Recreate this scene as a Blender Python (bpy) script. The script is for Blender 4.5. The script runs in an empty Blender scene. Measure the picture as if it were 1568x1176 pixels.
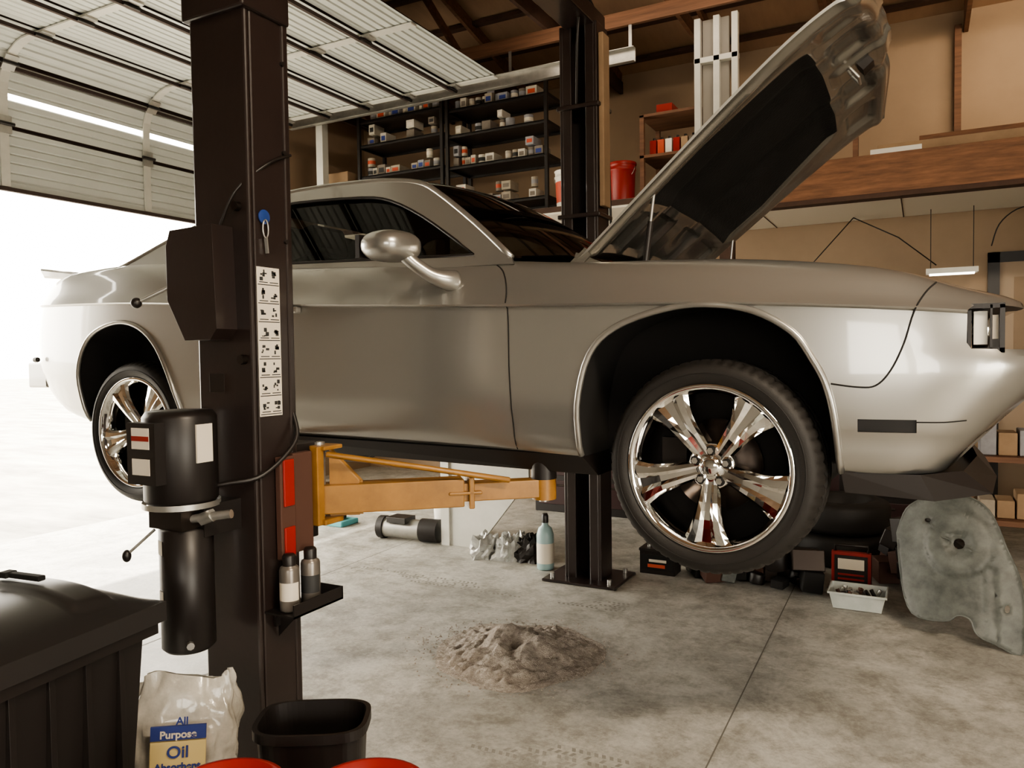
import bpy, bmesh, math, random
from mathutils import Matrix, Vector, noise
random.seed(4)
SC=bpy.context.scene
pi=math.pi
# ---------------------------------------------------------------- materials
def mat(name,col,rough=.6,metal=0,coat=0,var=0,scale=8,bump=0,bscale=60,spec=None,emit=None,estr=0,col2=None,stretch=None):
    m=bpy.data.materials.new(name); m.use_nodes=True; nt=m.node_tree; N=nt.nodes; L=nt.links
    b=N['Principled BSDF']; b.inputs['Base Color'].default_value=(*col,1); b.inputs['Roughness'].default_value=rough
    b.inputs['Metallic'].default_value=metal; b.inputs['Coat Weight'].default_value=coat; b.inputs['Coat Roughness'].default_value=.05
    if spec is not None: b.inputs['Specular IOR Level'].default_value=spec
    if emit: b.inputs['Emission Color'].default_value=(*emit,1); b.inputs['Emission Strength'].default_value=estr
    tc=N.new('ShaderNodeTexCoord'); src=tc.outputs['Object']
    if stretch:
        mp=N.new('ShaderNodeMapping'); mp.inputs['Scale'].default_value=stretch; L.new(src,mp.inputs[0]); src=mp.outputs[0]
    if var or col2:
        n=N.new('ShaderNodeTexNoise'); n.inputs['Scale'].default_value=scale; n.inputs['Detail'].default_value=8; n.inputs['Roughness'].default_value=.65
        L.new(src,n.inputs['Vector']); r=N.new('ShaderNodeValToRGB')
        c2=col2 if col2 else tuple(c*(1-var) for c in col)
        r.color_ramp.elements[0].position=.32; r.color_ramp.elements[1].position=.68
        r.color_ramp.elements[0].color=(*c2,1); r.color_ramp.elements[1].color=(*col,1)
        L.new(n.outputs['Fac'],r.inputs[0]); L.new(r.outputs[0],b.inputs['Base Color'])
    if bump:
        n2=N.new('ShaderNodeTexNoise'); n2.inputs['Scale'].default_value=bscale; n2.inputs['Detail'].default_value=6; L.new(src,n2.inputs['Vector'])
        bp=N.new('ShaderNodeBump'); bp.inputs['Strength'].default_value=bump; bp.inputs['Distance'].default_value=.01
        L.new(n2.outputs['Fac'],bp.inputs['Height']); L.new(bp.outputs[0],b.inputs['Normal'])
    return m
PAINT=mat('silver_paint',(.37,.36,.335),.30,.75,1.0)
PAINTD=mat('inner_panel_paint',(.32,.305,.275),.26,.8,.4)
BLK=mat('black_plastic',(.014,.011,.010),.40)
BLKM=mat('matte_black',(.007,.006,.0055),.85)
POST=mat('post_black_enamel',(.026,.017,.015),.33,0,.3,var=.3,scale=4,bump=.05,bscale=40)
RUB=mat('tyre_rubber',(.014,.012,.0105),.6,bump=.1,bscale=200)
CHR=mat('chrome',(.84,.83,.81),.06,1)
STEEL=mat('galvanised_steel',(.5,.49,.46),.35,.8,var=.2,scale=14)
DISC=mat('brake_steel',(.05,.04,.035),.4,.9)
PAD=mat('insulation_pad',(.008,.007,.006),.95,bump=.5,bscale=80)
ORG=mat('orange_enamel',(.34,.165,.035),.42,var=.3,scale=12,coat=.2)
RED=mat('red_plastic',(.27,.018,.014),.4)
REDF=mat('red_fluid_label',(.48,.08,.04),.5)
BRN=mat('brown_rubber',(.08,.036,.024),.7)
WHT=mat('white_plastic',(.72,.70,.64),.5)
WHTM=mat('white_enamel_metal',(.62,.61,.56),.4,.1,var=.1)
LABEL=mat('label_white',(.66,.60,.50),.6)
INK=mat('label_ink',(.03,.03,.03),.6)
INKB=mat('label_ink_blue',(.03,.05,.22),.6)
YEL=mat('label_yellow',(.66,.52,.24),.6)
WALL=mat('wall_paint_tan',(.35,.255,.175),.85,var=.15,scale=1.3,bump=.05,bscale=30)
WALLG=mat('wall_paint_greige',(.33,.31,.28),.85,var=.12,scale=1.3)
CEIL=mat('roof_sheathing',(.34,.22,.14),.85,var=.3,scale=3,stretch=(1,.2,1))
WOOD=mat('timber',(.19,.092,.05),.7,var=.5,scale=5,stretch=(.35,4,6))
OSB=mat('osb_beam',(.25,.12,.062),.75,var=.55,scale=7,stretch=(.5,4,4))
WOODD=mat('dark_timber',(.075,.038,.024),.8,var=.4,scale=5)
DOORP=mat('door_panel_steel',(.58,.60,.57),.45,.1,var=.08,scale=3)
DOORG=mat('door_joint_brown',(.04,.024,.02),.7)
LOFTW=mat('loft_soffit_white',(.75,.71,.62),.8)
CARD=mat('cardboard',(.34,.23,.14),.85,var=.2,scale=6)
SAND=mat('absorbent_granules',(.56,.50,.43),.95,col2=(.30,.25,.21),scale=38,bump=1,bscale=220)
GREYP=mat('dusty_grey_plastic',(.15,.16,.148),.5,col2=(.05,.055,.05),scale=6,bump=.15,bscale=30)
CLEARP=mat('cloudy_clear_plastic',(.55,.58,.55),.2,var=.2)
TEAL=mat('teal_label',(.10,.35,.38),.5)
BAGM=mat('bag_film',(.60,.57,.50),.25,coat=.6,var=.4,scale=11,bump=.8,bscale=12)
FOIL=mat('plastic_film',(.6,.6,.57),.15,.2,var=.5,scale=12)
SCREEN=mat('lamp_tube',(1,1,1),.5,emit=(1,.93,.8),estr=8)
SEAT=mat('seat_cloth',(.02,.018,.016),.9)
TRACK=mat('tyre_mark',(.22,.21,.18),.8,col2=(.34,.325,.29),scale=9)
def concrete():
    m=bpy.data.materials.new('concrete_floor'); m.use_nodes=True; nt=m.node_tree; N=nt.nodes; L=nt.links; b=N['Principled BSDF']
    tc=N.new('ShaderNodeTexCoord')
    def ns(sc,det,rg=.6,dist=0):
        n=N.new('ShaderNodeTexNoise'); n.inputs['Scale'].default_value=sc; n.inputs['Detail'].default_value=det; n.inputs['Roughness'].default_value=rg; n.inputs['Distortion'].default_value=dist; L.new(tc.outputs['Object'],n.inputs['Vector']); return n
    a=ns(1.3,12,.76,.4); c=ns(6,12,.82); d=ns(45,4); e=ns(2.6,8,.7,1.2)
    def ramp(src,p0,c0,p1,c1):
        r=N.new('ShaderNodeValToRGB'); r.color_ramp.elements[0].position=p0; r.color_ramp.elements[0].color=(*c0,1); r.color_ramp.elements[1].position=p1; r.color_ramp.elements[1].color=(*c1,1); L.new(src.outputs['Fac'],r.inputs[0]); return r
    r1=ramp(a,.41,(.36,.35,.315),.57,(.56,.545,.50)); r2=ramp(c,.40,(.64,.625,.595),.53,(1,1,1)); r3=ramp(d,.3,(.84,.84,.84),.6,(1,1,1)); r4=ramp(e,.28,(.72,.71,.69),.46,(1,1,1))
    def mul(x,y):
        mx=N.new('ShaderNodeMix'); mx.data_type='RGBA'; mx.blend_type='MULTIPLY'; mx.inputs[0].default_value=1
        L.new(x,mx.inputs[6]); L.new(y,mx.inputs[7]); return mx.outputs[2]
    o=mul(mul(mul(r1.outputs[0],r2.outputs[0]),r3.outputs[0]),r4.outputs[0]); L.new(o,b.inputs['Base Color'])
    rr=ramp(c,.3,(.40,.40,.40),.7,(.66,.66,.66)); L.new(rr.outputs[0],b.inputs['Roughness'])
    bp=N.new('ShaderNodeBump'); bp.inputs['Strength'].default_value=.15; bp.inputs['Distance'].default_value=.01; L.new(d.outputs['Fac'],bp.inputs['Height']); L.new(bp.outputs[0],b.inputs['Normal'])
    return m
CONC=concrete()
ASPH=mat('outdoor_pavement',(.50,.48,.43),.9,col2=(.20,.19,.17),scale=1.1,bump=.3,bscale=90,stretch=(.5,1.6,1))
def glassmat():
    m=bpy.data.materials.new('tinted_glass'); m.use_nodes=True; nt=m.node_tree; N=nt.nodes; L=nt.links; N.remove(N['Principled BSDF'])
    o=N['Material Output']; t=N.new('ShaderNodeBsdfTransparent'); t.inputs[0].default_value=(.17,.17,.16,1)
    g=N.new('ShaderNodeBsdfGlossy'); g.inputs['Roughness'].default_value=.02; g.inputs['Color'].default_value=(.8,.8,.8,1); f=N.new('ShaderNodeFresnel'); f.inputs[0].default_value=1.45
    mx=N.new('ShaderNodeMixShader'); L.new(f.outputs[0],mx.inputs[0]); L.new(t.outputs[0],mx.inputs[1]); L.new(g.outputs[0],mx.inputs[2]); L.new(mx.outputs[0],o.inputs[0]); return m
GLASS=glassmat()
# ---------------------------------------------------------------- mesh accumulator
class M:
    def __init__(s): s.v=[];s.f=[];s.mi=[];s.sm=[];s.mats=[]
    def add(s,vs,fs,m,smooth=False,xf=None):
        k=len(s.v); s.v+=[tuple(xf@Vector(p)) if xf else tuple(p) for p in vs]
        if m not in s.mats: s.mats.append(m)
        i=s.mats.index(m)
        for f in fs: s.f.append([a+k for a in f]); s.mi.append(i); s.sm.append(smooth)
    def box(s,lo,hi,m,xf=None,taper=None):
        x0,y0,z0=lo;x1,y1,z1=hi
        t=taper or 1; cx,cy=(x0+x1)/2,(y0+y1)/2
        b=[(cx+(x-cx)*t,cy+(y-cy)*t,z0) for x,y in((x0,y0),(x1,y0),(x1,y1),(x0,y1))]+[(x0,y0,z1),(x1,y0,z1),(x1,y1,z1),(x0,y1,z1)]
        s.add(b,[(0,3,2,1),(4,5,6,7),(0,1,5,4),(1,2,6,5),(2,3,7,6),(3,0,4,7)],m,False,xf)
    def bar(s,a,b,w,h,m,up=(0,0,1)):
        a=Vector(a);b=Vector(b);d=(b-a);l=d.length;d.normalize();u=Vector(up);sx=d.cross(u)
        if sx.length<1e-4: sx=d.cross(Vector((1,0,0)))
        sx.normalize(); u=sx.cross(d)
        xf=Matrix.Translation(a)@Matrix((d,sx,u)).transposed().to_4x4()
        s.box((0,-w/2,-h/2),(l,w/2,h/2),m,xf)
    def lathe(s,prof,o,ax,m,n=32,smooth=True,xf=None,cap=False,rmod=None):
        o=Vector(o);ax=Vector(ax).normalized(); t=Vector((0,0,1)) if abs(ax.z)<.9 else Vector((1,0,0))
        e1=ax.cross(t).normalized(); e2=ax.cross(e1); vs=[];fs=[]
        for j,(r,h) in enumerate(prof):
            for i in range(n):
                a=2*pi*i/n; rr=r+(rmod(j,i) if rmod else 0)
                vs.append(o+ax*h+(e1*math.cos(a)+e2*math.sin(a))*rr)
        for j in range(len(prof)-1):
            for i in range(n):
                i2=(i+1)%n; fs.append((j*n+i,j*n+i2,(j+1)*n+i2,(j+1)*n+i))
        if cap:
            fs.append(tuple(range(n))); fs.append(tuple((len(prof)-1)*n+i for i in range(n)))
        s.add(vs,fs,m,smooth,xf)
    def cyl(s,a,b,r,m,n=20,r2=None,smooth=True):
        a=Vector(a);b=Vector(b);d=b-a; r2=r if r2 is None else r2; l=d.length
        s.lathe([(0.0001,0),(r,0)],a,d,m,n,False); s.lathe([(r,0),(r2,l)],a,d,m,n,smooth); s.lathe([(r2,l),(0.0001,l)],a,d,m,n,False)
    def tube(s,pts,r,m,n=8,closed=False):
        P=[Vector(p) for p in pts]; vs=[];fs=[];k=len(P); pu=None
        for i,p in enumerate(P):
            if closed: d=P[(i+1)%k]-P[i-1]
            else: d=P[min(i+1,k-1)]-P[max(i-1,0)]
            d.normalize()
            if pu is None: pu=d.orthogonal().normalized()
            pu=(pu-d*pu.dot(d)).normalized(); q=d.cross(pu); R_=r[i] if isinstance(r,list) else r
            for j in range(n):
                a=2*pi*j/n; vs.append(p+(pu*math.cos(a)+q*math.sin(a))*R_)
        for i in range(k if closed else k-1):
            for j in range(n): fs.append((i*n+j,i*n+(j+1)%n,((i+1)%k)*n+(j+1)%n,((i+1)%k)*n+j))
        if not closed: fs.append(tuple(range(n))); fs.append(tuple((k-1)*n+j for j in range(n)))
        s.add(vs,fs,m,True)
    def grid(s,fn,nu,nv,m,smooth=True,matfn=None):
        vs=[fn(i/nu,j/nv) for i in range(nu+1) for j in range(nv+1)]
        groups={}
        for i in range(nu):
            for j in range(nv):
                mm=matfn((i+.5)/nu,(j+.5)/nv) if matfn else m
                groups.setdefault(mm,[]).append((i*(nv+1)+j,(i+1)*(nv+1)+j,(i+1)*(nv+1)+j+1,i*(nv+1)+j+1))
        k=len(s.v); s.v+=[tuple(p) for p in vs]
        for mm,fs in groups.items():
            if mm not in s.mats: s.mats.append(mm)
            ii=s.mats.index(mm)
            for f in fs: s.f.append([a+k for a in f]); s.mi.append(ii); s.sm.append(smooth)
    def ellips(s,c,r,m,nu=24,nv=14,xf=None):
        vs=[];fs=[]
        for j in range(nv+1):
            t=pi*j/nv
            for i in range(nu):
                a=2*pi*i/nu; vs.append((c[0]+r[0]*math.sin(t)*math.cos(a),c[1]+r[1]*math.sin(t)*math.sin(a),c[2]+r[2]*math.cos(t)))
        for j in range(nv):
            for i in range(nu): fs.append((j*nu+i,j*nu+(i+1)%nu,(j+1)*nu+(i+1)%nu,(j+1)*nu+i))
        s.add(vs,fs,m,True,xf)
    def fin(s,name,parent=None,bevel=0,weld=False,sharp=None):
        me=bpy.data.meshes.new(name); me.from_pydata(s.v,[],s.f)
        for m in s.mats: me.materials.append(m)
        me.polygons.foreach_set('material_index',s.mi); me.polygons.foreach_set('use_smooth',s.sm)
        bm=bmesh.new(); bm.from_mesh(me)
        if weld: bmesh.ops.remove_doubles(bm,verts=bm.verts,dist=1e-4)
        bmesh.ops.recalc_face_normals(bm,faces=bm.faces); bm.to_mesh(me); bm.free()
        if sharp: me.set_sharp_from_angle(angle=math.radians(sharp))
        ob=bpy.data.objects.new(name,me); SC.collection.objects.link(ob)
        if bevel:
            b=ob.modifiers.new('bevel','BEVEL'); b.width=bevel; b.segments=2; b.limit_method='ANGLE'; b.angle_limit=math.radians(50); b.harden_normals=False
        if parent: ob.parent=parent
        return ob
def empty(name):
    e=bpy.data.objects.new(name,None); SC.collection.objects.link(e); e.empty_display_size=.1; return e
def cr(tab,x):
    n=len(tab)
    if x<=tab[0][0]: return tab[0][1]
    if x>=tab[-1][0]: return tab[-1][1]
    for i in range(n-1):
        if tab[i][0]<=x<=tab[i+1][0]: break
    x0,y0=tab[i];x1,y1=tab[i+1];h=x1-x0
    d=(y1-y0)/h
    dl=(y0-tab[i-1][1])/(x0-tab[i-1][0]) if i>0 else d
    dr=(tab[i+2][1]-y1)/(tab[i+2][0]-x1) if i+2<n else d
    def hm(a,b): return 0 if a*b<=0 else 2*a*b/(a+b)
    m0=hm(dl,d) if i>0 else d; m1=hm(d,dr) if i+2<n else d
    t=(x-x0)/h
    return (2*t**3-3*t*t+1)*y0+(t**3-2*t*t+t)*h*m0+(-2*t**3+3*t*t)*y1+(t**3-t*t)*h*m1
# ================================================================= CAR
car=empty('car')
W_=[(-4.05,.62),(-4.0,.76),(-3.9,.85),(-3.75,.905),(-3.5,.94),(-3.0,.965),(-2.5,.955),(-2,.935),(-1,.93),(-.4,.945),(0,.958),(.4,.95),(.6,.935),(.72,.91),(.82,.87),(.9,.79),(.96,.64)]
ZB_=[(-4.05,1.52),(-3.9,1.42),(-3.6,1.32),(-3.3,1.27),(-2.5,1.26),(-1.84,1.25),(-.77,1.23),(-.4,1.22),(.96,1.215)]
ZC_=[(-4.05,1.93),(-3.7,1.92),(-3,1.90),(-2.4,1.87),(-1.78,1.84),(-.76,1.795),(0,1.77),(.6,1.73),(.96,1.70)]
ZT_=[(-4.05,2.04),(-3.8,2.085),(-3.5,2.105),(-3.1,2.11),(-2.6,2.085),(-2,2.03),(-1.5,2.01),(-.92,1.985),(-.5,1.95),(0,1.925),(.3,1.895),(.6,1.845),(.8,1.79),(.96,1.755)]
KN_=[(1.1,.40),(1.2,.45),(1.38,.76),(1.48,.97),(1.545,1.08),(1.575,1.07),(1.60,.97),(1.68,.90),(1.75,.88),(1.80,.8),(1.9,.75)]
KR_=[(1.3,.6),(1.5,.93),(1.65,1.0),(1.8,.98),(1.94,.88),(2.1,.9)]
def section(x):
    W=cr(W_,x);zb=cr(ZB_,x);zc=cr(ZC_,x);zt=cr(ZT_,x);h=zt-zc
    mid=(zb+zc)/2-.03
    L=[(W-.35,zb),(W-.12,zb),(W-.066,zb+.004),(W-.050,zb+.02),(W-.036,zb+.055),(W-.027,zb+.11),(W-.012,mid-.08),(W-.008,mid),(W-.007,mid+.08),(W-.010,zc-.13),(W-.013,zc-.06),(W-.016,zc-.012),(W-.004,zc-.007),(W-.0,zc-.001),(W-.026,zc+.20*h),(W-.048,zc+.43*h),(W-.067,zc+.63*h),(W-.087,zc+.80*h),(W-.107,zc+.91*h),(W-.130,zc+.98*h),(W-.16,zt),(W*.55,zt+.012),(W*.25,zt+.02)]
    return L
def defx(x,z):
    if x>.5: return .5+(x-.5)*cr(KN_,z)
    if x<-3.6: return -3.6+(x+3.6)*cr(KR_,z)
    return x
def surfY(x,z):
    xs=x
    for _ in range(6):
        xs+= x-defx(xs,z)
    L=section(xs)
    for (y0,z0),(y1,z1) in zip(L[2:21],L[3:21]):
        if z0<=z<=z1 and z1>z0: return y0+(y1-y0)*(z-z0)/(z1-z0)
    return L[2][0]
xs=[-4.05,-4.035,-4.01,-3.98,-3.94,-3.9,-3.84,-3.78,-3.7]; x=-3.6
while x<.56: xs.append(x); x+=.08
xs+=[.6,.64,.68,.72,.76,.8,.84,.88,.91,.935,.95,.96]
def dens(L):
    o=[L[0]]
    for a,bb in zip(L,L[1:]):
        for q in (1,2): o.append((a[0]+(bb[0]-a[0])*q/2,a[1]+(bb[1]-a[1])*q/2))
    return o
vs=[];fs=[];n=None
for x in xs:
    L=dens(section(x)); full=[(-y,z) for y,z in L]+[(y,z) for y,z in reversed(L)]
    n=len(full)
    vs+=[(defx(x,z),y,z) for y,z in full]
for i in range(len(xs)-1):
    for j in range(n): fs.append((i*n+j,i*n+(j+1)%n,(i+1)*n+(j+1)%n,(i+1)*n+j))
fs.append(tuple(range(n))); fs.append(tuple((len(xs)-1)*n+j for j in range(n)))
b=M(); b.add(vs,fs,PAINT,True); body=b.fin('body_shell',car)
ARF=[(-.47,1.0),(-.485,1.23),(-.48,1.42),(-.43,1.60),(-.33,1.695),(-.16,1.75),(-.01,1.762),(.14,1.735),(.26,1.665),(.32,1.58),(.36,1.50),(.385,1.39),(.40,1.22),(.40,1.0)]
ARR=[(-3.33,1.0),(-3.36,1.28),(-3.385,1.44),(-3.375,1.58),(-3.29,1.71),(-3.16,1.775),(-3.0,1.80),(-2.85,1.765),(-2.73,1.67),(-2.65,1.53),(-2.60,1.38),(-2.57,1.25),(-2.56,1.0)]
def smooth2(P,k=4):
    out=[]
    for i in range(len(P)-1):
        p0=P[max(i-1,0)];p1=P[i];p2=P[i+1];p3=P[min(i+2,len(P)-1)]
        for q in range(k):
            t=q/k
            out.append(tuple(.5*((2*p1[c])+(-p0[c]+p2[c])*t+(2*p0[c]-5*p1[c]+4*p2[c]-p3[c])*t*t+(-p0[c]+3*p1[c]-3*p2[c]+p3[c])*t**3) for c in range(len(p1))))
    out.append(P[-1]); return out
cutters=[]
def prism(P,y0,y1,m,nm):
    k=len(P); q=M(); q.add([(x,y0,z) for x,z in P]+[(x,y1,z) for x,z in P],[tuple(range(k)),tuple(range(k,2*k))]+[(i,(i+1)%k,k+(i+1)%k,k+i) for i in range(k)],m); return q.fin(nm)
for A in (ARF,ARR):
    S=smooth2(A)
    for y0,y1 in ((-1.2,-.60),(.60,1.2)): cutters.append(prism(S,y0,y1,BLKM,'cut'))
def boxc(lo,hi,m=BLKM):
    q=M(); q.box(lo,hi,m); cutters.append(q.fin('cut'))
boxc((-.70,-.585,1.5),(.66,.585,2.2)); boxc((-2.50,-.72,1.4),(-1.0,.72,2.3))
k=[(.738,1.62),(.75,1.602),(1.1,1.592),(1.1,1.722),(.76,1.732),(.74,1.715)]; cutters.append(prism(k,-1.1,1.1,BLK,'cut'))
for sgn in (-1,1):
    q=M(); q.box((.45,min(sgn*.9,sgn*1.1),1.352),(.61,max(sgn*.9,sgn*1.1),1.392),BLK); cutters.append(q.fin('cut'))
def area_(me): return sum(p.area for p in me.polygons)
for c in cutters:
    base=area_(body.data)
    for solver in ('EXACT','FAST'):
        md=body.modifiers.new('b','BOOLEAN'); md.operation='DIFFERENCE'; md.object=c; md.solver=solver
        try: md.material_mode='TRANSFER'
        except: pass
        bpy.context.view_layer.update()
        me=bpy.data.meshes.new_from_object(body.evaluated_get(bpy.context.evaluated_depsgraph_get())); body.modifiers.clear()
        if area_(me)>base*.75: body.data=me; break
for c in cutters: bpy.data.objects.remove(c)
me=body.data
me.polygons.foreach_set('use_smooth',[True]*len(me.polygons)); me.set_sharp_from_angle(angle=math.radians(24))
for sg in (-1,1):
    t=M()
    for A,dz in ((ARF[1:-1],0),(ARR[1:-1],0)):
        S=smooth2(A); t.tube([(x,sg*(surfY(x,z)+.001),z) for x,z in S],.012,PAINT)
    def seam(P,r=.0028,m=BLKM,k=5):
        S=smooth2(P,k); t.tube([(x,sg*(surfY(x,z)+.0003),z) for x,z in S],r,m,6)
    seam([(-.87,1.965),(-.82,1.93),(-.785,1.86),(-.765,1.75),(-.76,1.56),(-.755,1.40),(-.755,1.24)])
    seam([(-2.05,1.99),(-2.03,1.8),(-2.04,1.5),(-2.08,1.27)])
    seam([(.375,1.50),(.45,1.49),(.50,1.495),(.54,1.54),(.575,1.62),(.60,1.71),(.63,1.77),(.66,1.805)])
    seam([(.61,1.385),(.68,1.385),(.74,1.39)],.002)
    t.add([(-2.56,sg*.885,1.262),(-.49,sg*.87,1.225),(-.44,sg*.83,1.15),(-2.5,sg*.83,1.19),(-2.56,sg*.6,1.262),(-.49,sg*.6,1.225),(-.44,sg*.6,1.15),(-2.5,sg*.6,1.19)],[(0,1,2,3),(3,2,6,7),(0,3,7,4),(1,2,6,5)],BLK)
    t.add([(.40,sg*.89,1.22),(.62,sg*.86,1.22),(.74,sg*.72,1.22),(.41,sg*.88,1.155),(.66,sg*.85,1.14),(.82,sg*.70,1.15),(.41,sg*.4,1.155),(.86,sg*.3,1.15),(.40,sg*.4,1.22),(.80,sg*.3,1.22),(.86,0,1.15),(.80,0,1.22),(.41,0,1.155)],[(0,1,4,3),(1,2,5,4),(3,4,6),(4,5,7,6),(2,9,7,5),(9,11,10,7),(6,7,10,12)],BLK)
    y0,y1=(sg*.60,sg*.86)
    for z0,z1 in ((1.590,1.604),(1.720,1.734)): t.box((.745,min(y0,y1),z0),(.835,max(y0,y1),z1),BLK)
    for xa,xb in ((.798,.804),(.822,.835)): t.box((xa,min(sg*.845,sg*.86),1.59),(xb,max(sg*.845,sg*.86),1.73),BLK)
    t.box((.758,min(sg*.835,sg*.842),1.614),(.793,max(sg*.835,sg*.842),1.712),WHT)
    t.box((.805,min(sg*.835,sg*.842),1.63),(.82,max(sg*.835,sg*.842),1.70),LABEL)
    t.box((.742,min(sg*.76,sg*.845),1.61),(.752,max(sg*.76,sg*.845),1.715),BLK)
    for yy in (.72,.55): t.lathe([(.001,0),(.05,.004),(.056,.0),(.058,-.03)],(.80,sg*yy,1.66),(1,0,0),CHR,24)
    t.fin('side_trim',car)
t=M()
t.add([(-3.55,-.80,2.10),(-3.55,.80,2.10),(-3.95,.80,2.15),(-3.95,-.80,2.15),(-3.9,-.80,2.09),(-3.9,.80,2.09),(-3.6,-.80,2.06),(-3.6,.80,2.06)],[(0,1,2,3),(3,2,5,4),(4,5,7,6),(6,7,1,0),(0,3,4,6),(1,2,5,7)],PAINT)
t.box((-4.06,-.7,1.80),(-3.93,.7,1.93),mat('tail_lamp_red',(.3,.01,.01),.2))
t.box((-4.09,-.8,1.45),(-3.9,.8,1.6),PAINT); t.box((-3.83,-.925,1.60),(-3.78,-.90,1.63),BLK)
t.box((.62,-.56,1.25),(.74,.56,1.42),BLK)
t.fin('tail_and_nose_parts',car,bevel=.012)
t=M(); t.box((-3.7,-.58,1.2),(.6,.58,1.40),BLKM); t.box((-2.45,-.85,1.20),(-.5,.85,1.30),BLKM)
t.box((-.45,-.35,1.5),(.45,.35,1.82),BLK); t.box((-.3,-.2,1.82),(.3,.2,1.88),BRN)
for xx in (0,-2.96): t.cyl((xx,-.8,1.21),(xx,.8,1.21),.05,BLKM)
t.fin('underbody_and_engine',car,bevel=.02)
def gy(z): return .808-(z-2.0)*.46
OUT=[(-.78,1.955),(-.80,1.985),(-1.0,2.145),(-1.24,2.315),(-1.36,2.375),(-1.52,2.405),(-1.67,2.417),(-1.91,2.424),(-2.14,2.42),(-2.4,2.392),(-2.69,2.315),(-2.9,2.245),(-3.15,2.145),(-3.3,2.09),(-3.3,2.0)]
HOLE=[(-.97,2.008),(-2.40,2.06),(-2.43,2.12),(-2.33,2.26),(-2.20,2.34),(-2.05,2.357),(-1.66,2.337),(-1.48,2.30),(-1.28,2.205),(-1.07,2.075)]
OS=smooth2(OUT[1:-1],3); OS=[OUT[0]]+OS+[OUT[-1]]
def resamp(P,k=6):
    o=[]
    for a,bb in zip(P,P[1:]+P[:1]):
        for q in range(k): o.append((a[0]+(bb[0]-a[0])*q/k,a[1]+(bb[1]-a[1])*q/k))
    return o
HS=resamp([HOLE[0],HOLE[1]],6)[:6]+smooth2(HOLE[1:],3)
def fill2d(loops,mapf,m,nm,smooth=True,solid=.0):
    bm=bmesh.new(); E=[]
    for Lp in loops:
        V=[bm.verts.new((p[0],0,p[1])) for p in Lp]
        E+=[bm.edges.new((V[i],V[(i+1)%len(V)])) for i in range(len(V))]
    bmesh.ops.triangle_fill(bm,use_beauty=True,use_dissolve=False,edges=E)
    for v in bm.verts: v.co=Vector(mapf(v.co.x,v.co.z))
    bmesh.ops.recalc_face_normals(bm,faces=bm.faces)
    me=bpy.data.meshes.new(nm); bm.to_mesh(me); bm.free(); me.materials.append(m)
    me.polygons.foreach_set('use_smooth',[smooth]*len(me.polygons))
    ob=bpy.data.objects.new(nm,me); SC.collection.objects.link(ob); ob.parent=car
    if solid:
        sd=ob.modifiers.new('s','SOLIDIFY'); sd.thickness=solid; sd.offset=0
    return ob
for sg in (-1,1):
    fill2d([OS,HS],lambda x,z:(x,sg*gy(z),z),PAINT,'pillar_frame',False,.022)
    fill2d([HS],lambda x,z:(x,sg*(gy(z)-.006),z),GLASS,'side_glass',False)
    t=M(); t.tube([(x,sg*(gy(z)+.011),z) for x,z in HS],.007,BLK,6,closed=True)
    t.tube([(x,sg*(gy(z)+.004),z) for x,z in OS[1:-1]],.014,PAINT,10)
    t.fin('window_seal',car)
def cross(P,bow,crown,m,nm,nv=16):
    t=M(); k=len(P)
    def fn(u,v):
        f=u*(k-1); i=min(int(f),k-2); a=f-i; x=P[i][0]*(1-a)+P[i+1][0]*a; z=P[i][1]*(1-a)+P[i+1][1]*a
        w=v*2-1; g=1-w*w; return (x+bow(u)*g,w*gy(z),z+crown(u)*(1-w**4))
    t.grid(fn,(k-1)*2,nv,m)
    return t.fin(nm,car)
cross([p for p in OS if p[0]>=-1.37 and p[1]>1.96],lambda u:.24*(1-u)+.07*u,lambda u:.0+.03*u,GLASS,'windshield')
cross([p for p in OS if -2.55<=p[0]<=-1.33 and p[1]>2.2],lambda u:.07*(1-u)-.05*u,lambda u:.03,PAINT,'roof_skin')
cross([p for p in OS if -3.2<=p[0]<=-2.5 and p[1]>2.0],lambda u:-.05-.05*u,lambda u:.03*(1-u),GLASS,'rear_glass')
t=M()
t.grid(lambda u,v:(-.58-.35*u,(v*2-1)*.76,1.985+.02*u),2,6,BLK)
t.box((-1.25,-.70,1.75),(-.95,.70,2.0),SEAT)
for yy in (-.38,.38):
    t.box((-1.95,yy-.24,1.45),(-1.45,yy+.24,1.62),SEAT)
    xf=Matrix.Translation((-1.98,yy,1.6))@Matrix.Rotation(-.25,4,'Y'); t.box((-.07,-.24,0),(.07,.24,.52),SEAT,xf); t.box((-.05,-.13,.54),(.05,.13,.70),SEAT,xf)
t.box((-2.5,-.6,1.5),(-2.4,.6,2.08),SEAT)
t.tube([(-1.38+.06*math.sin(a),.38+.18*math.cos(a),1.98+.17*math.sin(a)) for a in [2*pi*i/20 for i in range(20)]],.014,SEAT,8,True)
t.fin('interior',car,bevel=.03)
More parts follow.
